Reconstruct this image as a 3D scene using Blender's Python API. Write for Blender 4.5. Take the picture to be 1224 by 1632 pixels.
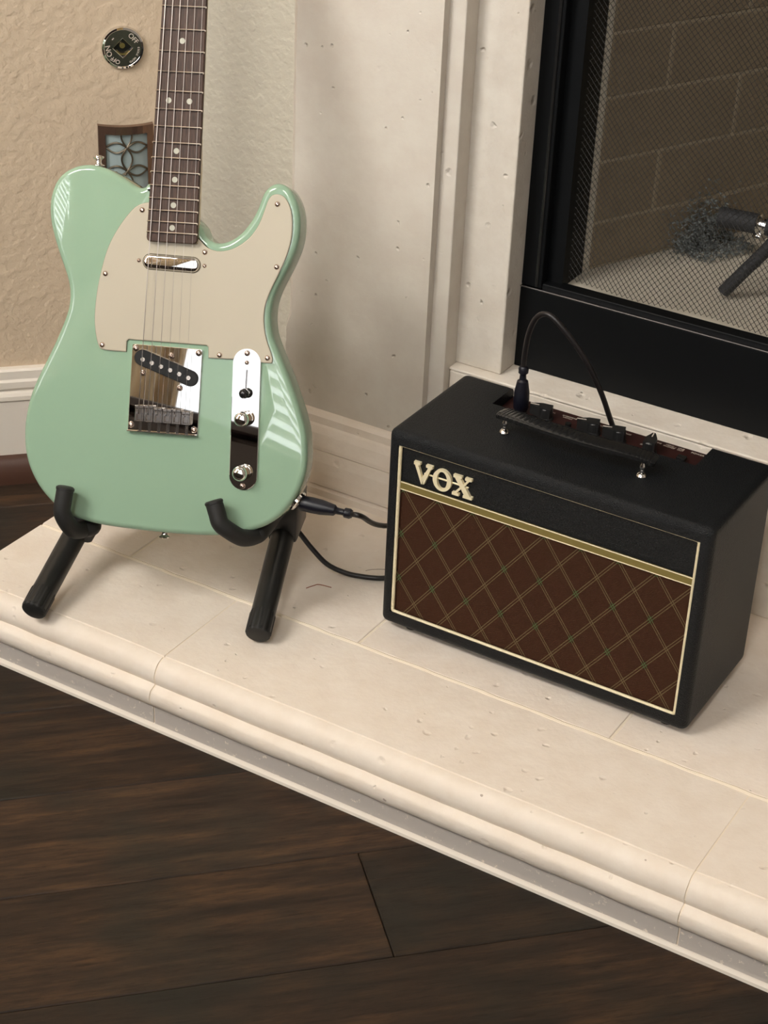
import bpy, bmesh, math, random
from mathutils import Vector, Matrix, Euler
random.seed(7)
for o in list(bpy.data.objects): bpy.data.objects.remove(o)
S=bpy.context.scene; COL=S.collection
# ---------------------------------------------------------------- camera
cam=bpy.data.cameras.new('camera'); co=bpy.data.objects.new('camera',cam); COL.objects.link(co)
co.location=(0.896345,-1.561189,1.208986); co.rotation_euler=Euler((1.040463,-0.040531,0.545437),'XYZ')
cam.sensor_fit='VERTICAL'; cam.sensor_height=24.0; cam.lens=24.0*2995.15/1632.0; cam.clip_start=.05
S.camera=co
# ---------------------------------------------------------------- world, light levels, exposure
AMB=0.26; WIN_FRONT=10.0; WIN_SHEER=1.6; WIN_LEFT=12.0; ADDED_HIGH=34.0
S.view_settings.view_transform='Standard'; S.view_settings.look='None'
S.view_settings.exposure=0.12; S.view_settings.gamma=1.0; S.view_settings.use_curve_mapping=False
W=bpy.data.worlds.new('world'); S.world=W; W.use_nodes=True
W.node_tree.nodes['Background'].inputs[0].default_value=(1.0,.86,.72,1)
W.node_tree.nodes['Background'].inputs[1].default_value=AMB
FLOOR=-.085
# ---------------------------------------------------------------- material helpers
def lin(r,g,b):
    f=lambda c:((c/255.+.055)/1.055)**2.4 if c>10 else c/255./12.92
    return (f(r),f(g),f(b),1)
MATS={}
def mat(name,col,rough=.5,metal=0,spec=.5,coat=0,coatr=.05):
    m=bpy.data.materials.new(name); m.use_nodes=True; b=m.node_tree.nodes['Principled BSDF']
    b.inputs['Base Color'].default_value=col; b.inputs['Roughness'].default_value=rough
    b.inputs['Metallic'].default_value=metal; b.inputs['Specular IOR Level'].default_value=spec
    b.inputs['Coat Weight'].default_value=coat; b.inputs['Coat Roughness'].default_value=coatr
    MATS[name]=m; return m
def N(m,t,**k):
    n=m.node_tree.nodes.new(t)
    for a,v in k.items():
        if a.startswith('i_'): n.inputs[a[2:].replace('_',' ')].default_value=v
        else: setattr(n,a,v)
    return n
def L(m,a,b): m.node_tree.links.new(a,b)
def B(m): return m.node_tree.nodes['Principled BSDF']
def coords(m,scale=(1,1,1),kind='Object'):
    t=N(m,'ShaderNodeTexCoord'); p=N(m,'ShaderNodeMapping'); p.inputs['Scale'].default_value=scale
    L(m,t.outputs[kind],p.inputs[0]); return p.outputs[0]
def noise(m,vec,scale,detail=4,rough=.55):
    n=N(m,'ShaderNodeTexNoise'); n.inputs['Scale'].default_value=scale; n.inputs['Detail'].default_value=detail
    n.inputs['Roughness'].default_value=rough; L(m,vec,n.inputs['Vector']); return n.outputs[0]
def ramp(m,fac,stops):
    r=N(m,'ShaderNodeValToRGB'); e=r.color_ramp.elements
    while len(e)<len(stops): e.new(.5)
    for q,(p,c) in zip(e,stops): q.position=p; q.color=c if len(c)==4 else (*c,1)
    L(m,fac,r.inputs[0]); return r.outputs[0]
def g1(v): return (v,v,v,1)
def mth(m,op,a,b=None,c=None):
    n=N(m,'ShaderNodeMath',operation=op)
    for i,x in enumerate((a,b,c)):
        if x is None: continue
        if isinstance(x,(int,float)): n.inputs[i].default_value=x
        else: L(m,x,n.inputs[i])
    return n.outputs[0]
def mix(m,fac,a,b,mode='MIX'):
    n=N(m,'ShaderNodeMix',data_type='RGBA',blend_type=mode)
    for i,x in ((0,fac),(6,a),(7,b)):
        if isinstance(x,(int,float)): n.inputs[i].default_value=x
        elif isinstance(x,tuple): n.inputs[i].default_value=x
        else: L(m,x,n.inputs[i])
    return n.outputs[2]
def bump(m,h,dist,strength=1.0,prev=None):
    b=N(m,'ShaderNodeBump'); b.inputs['Strength'].default_value=strength; b.inputs['Distance'].default_value=dist
    L(m,h,b.inputs['Height'])
    if prev is not None: L(m,prev,b.inputs['Normal'])
    L(m,b.outputs[0],B(m).inputs['Normal']); return b.outputs[0]
# orange-peel painted wall
m=mat('wall_paint',lin(198,179,155),.75,spec=.25); v=coords(m)
h=ramp(m,noise(m,v,95,3,.5),[(.38,g1(0)),(.62,g1(1))]); n1=bump(m,h,.0011,.65)
bump(m,noise(m,v,260,2),.0004,.5,n1)
m2=m.copy(); m2.name='wall_paint_cool_lit'; MATS['wall_paint_cool_lit']=m2; B(m2).inputs['Base Color'].default_value=lin(184,178,163)  # same wall paint, with cooler daylight put into a grayer base colour
# pitted painted cast stone
def stone(name,c1,c2,pit=.0022,density=.135,speck=True,rough=.55):
    m=mat(name,c1,rough,spec=.35); v=coords(m)
    a=noise(m,v,26,6,.62); col=mix(m,ramp(m,a,[(.35,g1(0)),(.65,g1(1))]),c1,c2)
    w=N(m,'ShaderNodeVectorMath',operation='ADD'); nz=N(m,'ShaderNodeTexNoise'); nz.inputs['Scale'].default_value=70
    L(m,v,nz.inputs['Vector']); s=N(m,'ShaderNodeVectorMath',operation='SCALE'); s.inputs['Scale'].default_value=.010
    L(m,nz.outputs[1],s.inputs[0]); L(m,v,w.inputs[0]); L(m,s.outputs[0],w.inputs[1])
    vo=N(m,'ShaderNodeTexVoronoi'); vo.inputs['Scale'].default_value=52; L(m,w.outputs[0],vo.inputs['Vector'])
    # only some of the cells carry a pit
    sep=N(m,'ShaderNodeSeparateColor'); L(m,vo.outputs['Color'],sep.inputs[0])
    has=mth(m,'GREATER_THAN',sep.outputs[0],.58); rad=mth(m,'MULTIPLY',sep.outputs[1],density*1.6)
    pitv=mth(m,'MULTIPLY',mth(m,'SUBTRACT',1.0,mth(m,'SMOOTH_MIN',1.0,mth(m,'DIVIDE',vo.outputs['Distance'],mth(m,'ADD',rad,.05)),.15)),has)
    n1=bump(m,mth(m,'SUBTRACT',1.0,pitv),pit,.8)
    n2=bump(m,noise(m,v,38,5,.6),.0016,.55,n1); bump(m,noise(m,v,170,3,.6),.0004,.5,n2)
    if speck:
        d=mth(m,'MULTIPLY',mth(m,'GREATER_THAN',sep.outputs[2],.86),mth(m,'LESS_THAN',vo.outputs['Distance'],.10))
        col=mix(m,mth(m,'MULTIPLY',d,.55),col,lin(125,100,80))
    L(m,col,B(m).inputs['Base Color']); return m
stone('hearth_stone',lin(236,225,212),lin(230,217,202))
stone('nosing_stone',lin(232,222,209),lin(226,214,199),pit=.002)
stone('surround_stone',lin(208,201,189),lin(202,193,181),pit=.0032,density=.17,speck=False)
stone('jamb_stone',lin(212,205,193),lin(203,194,181),pit=.0030,density=.22,speck=False,rough=.6)
m=MATS['jamb_stone']; v=coords(m); pn=B(m).inputs['Normal'].links[0].from_socket; bump(m,ramp(m,noise(m,v,150,5,.75),[(.34,g1(0)),(.48,g1(1))]),.0008,.35,pn)
stone('sill_stone',lin(232,224,212),lin(222,212,198),pit=.003,density=.2,speck=False)
mat('grout',lin(233,220,200),.8,spec=.2); m=MATS['grout']; bump(m,noise(m,coords(m),220,4),.0008,.8)
m=mat('gray_base_paint',lin(186,179,172),.7,spec=.25); v=coords(m)
L(m,mix(m,ramp(m,noise(m,v,120,6,.7),[(.60,g1(0)),(.66,g1(1))]),lin(184,177,170),lin(222,212,198)),B(m).inputs['Base Color']); bump(m,noise(m,v,140,4),.0006,.6)
mat('white_trim',lin(226,218,206),.4,spec=.4)
# hardwood
m=mat('hardwood',lin(60,40,28),.5,spec=.25); v=coords(m,(1,9,9)); v2=coords(m,(1,1,1))
oi=N(m,'ShaderNodeObjectInfo'); off=N(m,'ShaderNodeVectorMath',operation='SCALE'); off.inputs[0].default_value=(13,7,3); L(m,oi.outputs['Random'],off.inputs['Scale'])
va=N(m,'ShaderNodeVectorMath',operation='ADD'); L(m,v,va.inputs[0]); L(m,off.outputs[0],va.inputs[1])
vb=N(m,'ShaderNodeVectorMath',operation='ADD'); L(m,v2,vb.inputs[0]); L(m,off.outputs[0],vb.inputs[1])
a=noise(m,va.outputs[0],7,8,.68); b=noise(m,vb.outputs[0],5,4,.6); c=noise(m,va.outputs[0],24,9,.8)
col=ramp(m,a,[(.30,lin(32,24,18)),(.50,lin(54,40,29)),(.70,lin(80,58,38))])
col=mix(m,ramp(m,b,[(.46,g1(0)),(.66,g1(.75))]),col,lin(38,37,31))
col=mix(m,ramp(m,c,[(.36,g1(.75)),(.50,g1(0))]),col,lin(28,20,15))
tint=mth(m,'ADD',mth(m,'MULTIPLY',oi.outputs['Random'],.5),.75)
tc=N(m,'ShaderNodeCombineColor'); [L(m,tint,tc.inputs[i]) for i in range(3)]
L(m,mix(m,1.0,col,tc.outputs[0],'MULTIPLY'),B(m).inputs['Base Color'])
n1=bump(m,a,.0016,.5); bump(m,c,.0006,.5,n1)
mat('shoe_wood',lin(74,48,36),.45)
# metals, plastics
mat('chrome',(.80,.79,.77,1),.015,1); mat('nickel_screw',(.62,.50,.44,1),.22,1); mat('dark_steel',(.26,.25,.25,1),.25,1)
mat('fret_metal',(.80,.74,.68,1),.25,1); mat('string_metal',(.40,.35,.31,1),.3,1); mat('nickel',(.36,.33,.31,1),.18,1); mat('brass',(.80,.62,.28,1),.25,1)
mat('gold_logo',(.98,.88,.60,1),.35,.3); mat('silver',(.85,.83,.80,1),.15,1)
mat('mint_gloss',lin(145,173,148),.5,spec=0.0,coat=1.0,coatr=.02)
mat('cream_plastic',lin(186,177,157),.32,spec=.4); mat('guard_core',lin(92,82,62),.5)
mat('black_gloss',(.012,.012,.012,1),.18); mat('black_plastic',(.014,.014,.014,1),.4); mat('black_rubber',(.012,.012,.011,1),.62)
mat('black_tube',(.016,.016,.015,1),.33); mat('pickup_black',(.006,.006,.006,1),.5,spec=.3)
mat('maple',lin(206,180,128),.35,coat=.5); mat('dot_inlay',lin(176,174,158),.4); mat('ivory_piping',lin(226,214,178),.4)
m=mat('rosewood',lin(64,42,36),.5,spec=.3); v=coords(m,(60,5,10)); L(m,ramp(m,noise(m,v,9,6,.7),[(.35,lin(50,35,26)),(.6,lin(76,54,42))]),B(m).inputs['Base Color'])
# leatherette
m=mat('leatherette',(.007,.008,.009,1),.42,spec=.22); v=coords(m); vo=N(m,'ShaderNodeTexVoronoi'); vo.inputs['Scale'].default_value=900; L(m,v,vo.inputs['Vector'])
bump(m,vo.outputs['Distance'],.0007,.9)
m=mat('gold_strip',(.36,.29,.10,1),.45,.7)
m=mat('maroon_panel',lin(44,18,16),.45)
mat('print_white',lin(190,180,168),.6); mat('print_dim',lin(120,112,104),.6)
mat('cable_black',(.010,.008,.008,1),.42); mat('navy_plastic',lin(12,13,24),.4)
# grille cloth: woven brown with diamond double lines (a woven pattern in the cloth)
m=mat('grille_cloth',lin(70,38,24),.85,spec=.15); t=N(m,'ShaderNodeTexCoord'); sx=N(m,'ShaderNodeSeparateXYZ'); L(m,t.outputs['Object'],sx.inputs[0])
u=mth(m,'DIVIDE',mth(m,'SUBTRACT',sx.outputs[0],.0624),.04335); w=mth(m,'DIVIDE',mth(m,'SUBTRACT',sx.outputs[2],.1305),.0577)
def dist_int(x):
    return mth(m,'ABSOLUTE',mth(m,'SUBTRACT',mth(m,'FRACT',mth(m,'ADD',x,100.5)),.5))
def dbl(x):
    d=dist_int(x); return mth(m,'LESS_THAN',mth(m,'ABSOLUTE',mth(m,'SUBTRACT',d,.038)),.013)
A=mth(m,'ADD',u,w); Bq=mth(m,'SUBTRACT',u,w)
line=mth(m,'MAXIMUM',dbl(A),dbl(Bq))
near=mth(m,'LESS_THAN',mth(m,'ADD',dist_int(u),dist_int(w)),.13)
wv=mth(m,'SINE',mth(m,'MULTIPLY',sx.outputs[0],4200.0)); wz=mth(m,'SINE',mth(m,'MULTIPLY',sx.outputs[2],3600.0))
base=mix(m,mth(m,'MULTIPLY_ADD',wv,.5,.5),lin(50,31,19),lin(70,45,28))
base=mix(m,mth(m,'MULTIPLY',noise(m,coords(m),60,4),.5),base,lin(66,34,24))
lc=mix(m,near,lin(112,100,70),lin(82,108,68))
L(m,mix(m,mth(m,'MULTIPLY',line,.75),base,lc),B(m).inputs['Base Color'])
bump(m,mth(m,'ADD',mth(m,'MULTIPLY',wv,wz),mth(m,'MULTIPLY',line,2.0)),.0003,.6)
# fireplace insides
mat('iron_black',(.0035,.004,.0045,1),.5,spec=.16); mat('wire_black',(.012,.011,.010,1),.5)
m=mat('firebrick',lin(120,104,82),.9,spec=.1); v=coords(m); L(m,mix(m,noise(m,v,22,5),lin(140,126,104),lin(126,112,92)),B(m).inputs['Base Color']); bump(m,noise(m,v,180,4),.0012,.7)
m=mat('firebrick_mortar',lin(168,155,132),.9,spec=.1); bump(m,noise(m,coords(m),200,3),.001,.6)
m=mat('firebox_floor',lin(186,178,162),.9,spec=.1); bump(m,noise(m,coords(m),90,5),.0015,.8)
m=mat('cast_iron',(.02,.02,.021,1),.7); bump(m,noise(m,coords(m),260,4),.0012,.8)
m=mat('ember_wool',lin(112,116,114),.95,spec=.1)
# night light
mat('bronze_frame',(.24,.15,.11,1),.20,.8); mat('lattice_metal',(.17,.14,.10,1),.3,.9)
m=mat('frosted_pane',lin(152,166,166),.25,spec=.5)
mat('dark_wood',lin(40,30,30),.5); m=mat('curtain_cloth',lin(214,200,178),.9); m.node_tree.nodes.remove(B(m)); ou=[n for n in m.node_tree.nodes if n.type=='OUTPUT_MATERIAL'][0]; d1=N(m,'ShaderNodeBsdfDiffuse'); d2=N(m,'ShaderNodeBsdfTranslucent'); ms=N(m,'ShaderNodeMixShader'); d1.inputs[0].default_value=lin(214,200,178); d2.inputs[0].default_value=lin(226,212,190); L(m,d1.outputs[0],ms.inputs[1]); L(m,d2.outputs[0],ms.inputs[2]); ms.inputs[0].default_value=.55; L(m,ms.outputs[0],ou.inputs[0])
mat('hair_red',lin(150,80,50),.5); mat('hair_brown',lin(110,80,60),.5)
mat('blind_white',lin(235,232,224),.5)
def emis(name,col,s):
    m=mat(name,(0,0,0,1),1,spec=0); B(m).inputs['Emission Color'].default_value=col; B(m).inputs['Emission Strength'].default_value=s; return m
emis('added_top_light',(1,.96,.90,1),ADDED_HIGH); emis('daylight_sheer',(.95,.98,1,1),WIN_SHEER); emis('daylight_front',(.96,.97,1,1),WIN_FRONT); emis('daylight_left',(.97,.97,1,1),WIN_LEFT)
# ---------------------------------------------------------------- mesh helpers
def obj(name,bm,m,parent=None,smooth=False,label=None):
    me=bpy.data.meshes.new(name)
    if isinstance(bm,bmesh.types.BMesh):
        bmesh.ops.recalc_face_normals(bm,faces=bm.faces[:]); bm.to_mesh(me); bm.free()
    else: me.from_pydata(*bm); me.update()
    if smooth:
        for p in me.polygons: p.use_smooth=len(p.vertices)<=12
        if smooth!='all':
            me.set_sharp_from_angle(angle=math.radians(38))
    me.materials.append(MATS[m] if isinstance(m,str) else m)
    o=bpy.data.objects.new(name,me); COL.objects.link(o)
    if parent: o.parent=parent
    if label: o['label']=label
    return o
def tag(o,label,cat,group=None,kind=None):
    o['label']=label; o['category']=cat
    if group: o['group']=group
    if kind: o['kind']=kind
    return o
def struct(o,label=None):
    o['kind']='structure'
    if label: o['label']=label
    return o
def empty(name,loc=(0,0,0)):
    o=bpy.data.objects.new(name,None); o.location=loc; COL.objects.link(o); o.empty_display_size=.05; return o
def keep(o,p):   # parent without moving: meshes are written in world coordinates
    o.parent=p; o.matrix_parent_inverse=Matrix.Translation(-p.location); return o
def box(bm,x0,x1,y0,y1,z0,z1,M=None,bev=0,seg=2):
    b=bmesh.new(); bmesh.ops.create_cube(b,size=1)
    for v in b.verts: v.co=Vector(((x0+x1)/2+v.co.x*(x1-x0),(y0+y1)/2+v.co.y*(y1-y0),(z0+z1)/2+v.co.z*(z1-z0)))
    if bev: bmesh.ops.bevel(b,geom=b.edges[:]+b.verts[:],offset=bev,segments=seg,profile=.5,affect='EDGES')
    return merge(bm,b,M)
def merge(bm,b,M=None):
    if M is not None: b.transform(M)
    me=bpy.data.meshes.new('t'); b.to_mesh(me); b.free(); bm.from_mesh(me); bpy.data.meshes.remove(me); return bm
def cyl(bm,p,q,r,r2=None,n=20,cap=True):
    p=Vector(p);q=Vector(q); d=q-p; b=bmesh.new()
    bmesh.ops.create_cone(b,cap_ends=cap,segments=n,radius1=r,radius2=r if r2 is None else r2,depth=d.length)
    M=Matrix.Translation((p+q)/2)@d.to_track_quat('Z','Y').to_matrix().to_4x4(); return merge(bm,b,M)
def lathe(bm,prof,M,n=24):   # prof [(r,z)]
    vs=[];b=bmesh.new()
    for r,z in prof:
        vs.append([b.verts.new((r*math.cos(2*math.pi*i/n),r*math.sin(2*math.pi*i/n),z)) for i in range(n)] if r>1e-6 else [b.verts.new((0,0,z))])
    for a,c in zip(vs,vs[1:]):
        for i in range(n):
            j=(i+1)%n
            if len(a)==1 and len(c)==1: continue
            if len(a)==1: b.faces.new((a[0],c[j],c[i]))
            elif len(c)==1: b.faces.new((a[i],a[j],c[0]))
            else: b.faces.new((a[i],a[j],c[j],c[i]))
    return merge(bm,b,M)
def frame_to(p,d):
    return Matrix.Translation(Vector(p))@Vector(d).normalized().to_track_quat('Z','Y').to_matrix().to_4x4()
def spline(pts,n=8,closed=False):
    P=[Vector(p) for p in pts]; out=[]; k=len(P); rng=range(k if closed else k-1)
    for i in rng:
        if closed: a,b,c,d=P[(i-1)%k],P[i],P[(i+1)%k],P[(i+2)%k]
        else: a,b,c,d=P[max(i-1,0)],P[i],P[i+1],P[min(i+2,k-1)]
        for j in range(n):
            t=j/n; out.append(.5*((2*b)+(c-a)*t+(2*a-5*b+4*c-d)*t*t+(3*b-a-3*c+d)*t**3))
    if not closed: out.append(P[-1])
    return out
def tube(bm,pts,r,n=10,cap=True,closed=False):
    P=[Vector(p) for p in pts]; k=len(P); rings=[]; up=None
    for i,p in enumerate(P):
        if closed: t=(P[(i+1)%k]-P[i-1])
        else: t=(P[min(i+1,k-1)]-P[max(i-1,0)])
        t.normalize()
        if up is None: up=t.orthogonal().normalized()
        up=(up-t*up.dot(t)).normalized(); s=t.cross(up); rr=r(i/(k-1)) if callable(r) else r
        rings.append([bm.verts.new(p+rr*(math.cos(2*math.pi*j/n)*up+math.sin(2*math.pi*j/n)*s)) for j in range(n)])
    for a,c in list(zip(rings,rings[1:]))+([(rings[-1],rings[0])] if closed else []):
        for j in range(n): bm.faces.new((a[j],a[(j+1)%n],c[(j+1)%n],c[j]))
    if cap and not closed: bm.faces.new(rings[0][::-1]); bm.faces.new(rings[-1])
    return bm
def prism(bm,poly,f0,f1):  # poly of 2D points; f0,f1 map 2D to 3D
    a=[bm.verts.new(f0(*p)) for p in poly]; c=[bm.verts.new(f1(*p)) for p in poly]; k=len(poly)
    bm.faces.new(a[::-1]); bm.faces.new(c)
    for i in range(k): bm.faces.new((a[i],a[(i+1)%k],c[(i+1)%k],c[i]))
    return bm
def extr_x(bm,prof,x0,x1):   # profile (y,z) run along x
    return prism(bm,prof,lambda y,z:(x0,y,z),lambda y,z:(x1,y,z))
def NB(): return bmesh.new()
# ================================================================ FLOOR
D45=Matrix.Rotation(math.radians(45),4,'Z')
fl=struct(obj('floor',box(NB(),-4.6,2.6,-3.0,.9,FLOOR-.03,FLOOR-.012),'hardwood'))
SQ=math.sqrt(2)
def plank(s0,s1,w0,w1):
    L_=s1-s0; Wd=w1-w0
    b=box(NB(),-L_/2+.0004,L_/2-.0004,-Wd/2+.0004,Wd/2-.0004,-.012,0,None,.0012,1)
    o=obj('plank',b,'hardwood',fl); sc=(s0+s1)/2; wc=(w0+w1)/2
    # s runs along (1,1)/sqrt2, w along (1,-1)/sqrt2
    o.location=((sc+wc)/SQ,(sc-wc)/SQ,FLOOR); o.rotation_euler=(0,0,math.radians(45)); return o
k=0
for r in range(-5,20):
    w0=.125+.155*r; w1=w0+.155
    rng=random.Random(r*31+5)
    cuts=[-3.6+rng.uniform(0,.5)]
    while cuts[-1]<2.2: cuts.append(cuts[-1]+rng.uniform(.7,1.5))
    if r==1: cuts=[-3.3,-2.2,-1.15,-.087,1.0,2.1]
    if r==0: cuts=[-3.5,-2.1,-.95,.62,2.0]
    if r==-1: cuts=[-3.6,-2.4,-1.1,.3,1.6]
    for a,c in zip(cuts,cuts[1:]):
        sc=(a+c)/2; wc=(w0+w1)/2; x=(sc+wc)/SQ; y=(sc-wc)/SQ
        if -4.3<x<2.4 and -2.9<y<.75: plank(a,c,w0,w1)
# ================================================================ WALLS
C45=.8266/SQ   # tan wall: y - x = .8266
def wl(s,off,z):   # point on the diagonal wall: s along it, off = proud of it into the room
    x=(s*SQ-.8266)/2; y=x+.8266; return Vector((x+off/SQ,y-off/SQ,z))
def wall_piece(name,prof,s0,s1,m,parent=None,smooth=False):  # prof (off,z)
    return obj(name,prism(NB(),prof,lambda o,z:wl(s0,o,z),lambda o,z:wl(s1,o,z)),m,parent,smooth)
SB=-.1142
struct(wall_piece('wall_left',[(0,FLOOR-.03),(0,3.9),(-.1,3.9),(-.1,FLOOR-.03)],-4.8,SB+.0005,'wall_paint'),'textured beige wall behind the guitar')
struct(obj('wall_back',box(NB(),-.4944,-.30,.3326,.43,FLOOR-.03,3.9),'wall_paint_cool_lit'),'narrow textured wall between the diagonal wall and the stone surround')
struct(obj('wall_back',box(NB(),1.2,2.0,.3326,.43,FLOOR-.03,3.9),'wall_paint'),'textured wall to the right of the fireplace')
struct(obj('wall_front',box(NB(),-4.6,2.6,-2.75,-2.65,FLOOR-.03,3.9),'wall_paint'),'wall behind the photographer')
bprof=[(0,.0803),(.009,.0803),(.0115,.0775),(.0115,.066),(.0135,.0625),(.0135,.0535),(.010,.0505),(.010,.0485),(.0135,.046),(.0155,.042),(.0155,.036),(.0135,.0335),(.0135,FLOOR+.002),(0,FLOOR+.002)]
struct(wall_piece('baseboard_left',bprof,-3.9,SB,'white_trim'),'white moulded baseboard along the beige wall')
shoe=[(.0137,FLOOR)]+[(.0137+.017*math.sin(a),FLOOR+.038*math.cos(a)) for a in [i*math.pi/2/6 for i in range(7)]]
struct(wall_piece('trim_1',shoe,-3.9,SB,'shoe_wood',None,True),'dark wooden shoe moulding under the white baseboard')
# ================================================================ HEARTH
def nosing_prof():
    p=[(-.042,-.0015),(-.1838,0.0),(-.1845,-.0014),(-.1857,-.0016),(-.1868,-.0004)]
    for a in range(0,8):   # upper quarter round
        t=math.radians(12+a*11); p.append((-.1868-.0185*math.sin(t),-.0006-.021*(1-math.cos(t))-.001*a/7))
    p+=[(-.2040,-.0262),(-.2028,-.0285)]
    for a in range(0,9):
        t=math.radians(-50+a*18); p.append((-.2062-.0082*math.cos(t),-.0420-.0125*math.sin(t)))
    p+=[(-.2065,-.0558),(-.2065,-.0800),(-.2112,-.0812),(-.2118,-.0850),(-.042,-.0850)]
    return p
X0,X1=-.466,1.372
he=struct(obj('hearth',extr_x(NB(),[(y+.0011,z-.0011) for y,z in nosing_prof()[1:-3]]+[(-.2055,FLOOR),(.36,FLOOR),(.36,-.0011)],X0+.001,X1-.001),'grout'),'raised cream stone hearth under the guitar and the amplifier')
NP=nosing_prof()
cutsA=[X0,-.1682,.4724,1.113,X1]
for a,c in zip(cutsA,cutsA[1:]):
    g=.0009; x0=a+(g if a>X0 else 0); x1=c-(g if c<X1 else 0)
    up=[q for q in NP if q[1]>-.0560 and q[0]<-.05]
    prof=[(-.0438,-.0005)]+[q for q in up]+[(-.0438,-.0558)]
    # slightly wavy hand-laid stone: several slices along x
    bm=NB(); n=max(2,int((x1-x0)/.03)); rings=[]; rg=random.Random(int(a*100))
    for i in range(n+1):
        x=x0+(x1-x0)*i/n; e=.0008 if i in(0,n) else 0; dy=rg.uniform(-.0005,.0005); dz=rg.uniform(-.0004,.0004)
        rings.append([bm.verts.new((x,y+dy+(e if y<-.19 else 0),z-e*.5+(dz if z<-.004 else 0))) for y,z in prof])
    for r1,r2 in zip(rings,rings[1:]):
        for j in range(len(prof)): bm.faces.new((r1[j],r1[(j+1)%len(prof)],r2[(j+1)%len(prof)],r2[j]))
    bm.faces.new(rings[0]); bm.faces.new(rings[-1][::-1])
    obj('hearth_stone',bm,'nosing_stone',he,True)
    bm=extr_x(NB(),[(-.2065,-.0562),(-.2065,-.0800),(-.18,-.0800),(-.18,-.0562)],x0,x1)
    o=obj('base_strip',bm,'gray_base_paint',he); o['label']='rough grey painted strip low on the hearth front'
obj('base_bead',extr_x(NB(),[(-.19,-.0798),(-.2085,-.0798),(-.2118,-.0815),(-.2124,-.0850),(-.19,-.0850)],X0,X1),'white_trim',he)
obj('joint_bead',tube(NB(),[(X0+.004+i*.02,-.0425+.0006*math.sin(i*1.7),-.0024+.0004*math.sin(i*2.9)) for i in range(int((X1-X0)/.02))],.0034,8),'grout',he,True)
cutsB=[X0,-.3285,-.003,.3127,.6285,.944,1.26,X1]
for a,c in zip(cutsB,cutsB[1:]):
    g=.0014
    obj('hearth_stone',box(NB(),a+(g if a>X0 else 0),c-(g if c<X1 else 0),-.0405,.335,-.03,0,None,.0015,2),'hearth_stone',he)
# ================================================================ FIREPLACE SURROUND (painted cast stone)
su=struct(empty('fireplace_surround',(-.2,.29,0)),'painted cast stone fireplace surround with stepped pilaster')
ZT=3.9
def sadd(name,bm,m='surround_stone',smooth=False): return keep(obj(name,bm,m,None,smooth),su)
def pilaster(sx,ox):
    X=lambda x: ox+sx*x
    # P1 with a stopped chamfer on its outer edge
    bm=NB(); c=.0085; secs=[(0,0),(.205,0),(.228,c),(ZT,c)]
    rings=[]
    for z,k in secs:
        pts=[(-.30+k,.25),(-.098,.25),(-.098,.345),(-.30,.345),(-.30,.25+k)] if k else [(-.30+.0003,.25),(-.098,.25),(-.098,.345),(-.30,.345),(-.30,.2503)]
        rings.append([bm.verts.new((X(x),y,z)) for x,y in pts])
    for a,b in zip(rings,rings[1:]):
        for j in range(5): bm.faces.new((a[j],a[(j+1)%5],b[(j+1)%5],b[j]))
    bm.faces.new(rings[0]); bm.faces.new(rings[-1]); sadd('pilaster',bm)
    sadd('step_moulding',box(NB(),*sorted((X(-.0985),X(-.0765))),.262,.345,0,ZT,None,.0015,2))
    sadd('inner_jamb',box(NB(),*sorted((X(-.0772),X(-.014))),.290,.345,.2035,ZT,None,.002,2),'jamb_stone')
    prof=[(.251,.1040),(.246,.1025),(.2405,.0985),(.2400,.0890),(.2375,.0865),(.2325,.0790),(.2295,.0705),(.2270,.0640),(.2262,.0600),(.2285,.0575),(.2270,.0545),(.2225,.0450),(.2190,.0320),(.2172,.0190),(.2172,.0150),(.2205,.0125),(.2160,.0090),(.2155,0),(.252,0)]
    bm=extr_x(NB(),prof,X(-.312),X(-.0763)); sadd('base_moulding',bm,'hearth_stone')
pilaster(1,0); pilaster(-1,.906)
sadd('riser',box(NB(),-.0763,.9823,.275,.345,0,.1995,None,.0025,2),'sill_stone')
sadd('sill',box(NB(),-.0763,.9823,.2738,.345,.1995,.2032,None,.0014,2),'sill_stone')
sadd('header',box(NB(),-.0145,.9205,.290,.345,1.02,ZT,None,.002,2))
sadd('backing',box(NB(),-.30,1.206,.346,.36,1.06,ZT))
# ================================================================ FIREPLACE INSERT
fi=tag(empty('fireplace_insert',(.45,.33,.2035)),'black metal fireplace insert with chain mesh screen in front of brick firebox','fireplace')
def fadd(name,bm,m='iron_black',smooth=False,label=None):
    o=keep(obj(name,bm,m,None,smooth),fi)
    if label: o['label']=label
    return o
fadd('lower_panel',box(NB(),-.0140,.920,.3255,.334,.2036,.3085,None,.0012,2))
fadd('panel_flange',box(NB(),-.0140,.920,.3235,.3345,.3086,.3108,None,.0008,1),'dark_steel')
fadd('bottom_rail',box(NB(),.012,.894,.330,.350,.3090,.3165,None,.001,1))
fadd('side_frame',box(NB(),-.0140,.0128,.327,.343,.311,1.03,None,.0015,2))
fadd('side_frame',box(NB(),.8932,.920,.327,.343,.311,1.03,None,.0015,2))
fadd('upper_frame',box(NB(),.0128,.8932,.327,.343,.96,1.03,None,.0015,2))
fadd('inner_side',box(NB(),.012,.0325,.343,.3975,.305,1.03)); fadd('inner_side',box(NB(),.8735,.894,.343,.3975,.305,1.03))
fadd('frame_lip',box(NB(),.0045,.0085,.3245,.3272,.312,.96,None,.001,1),'black_gloss')
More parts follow.
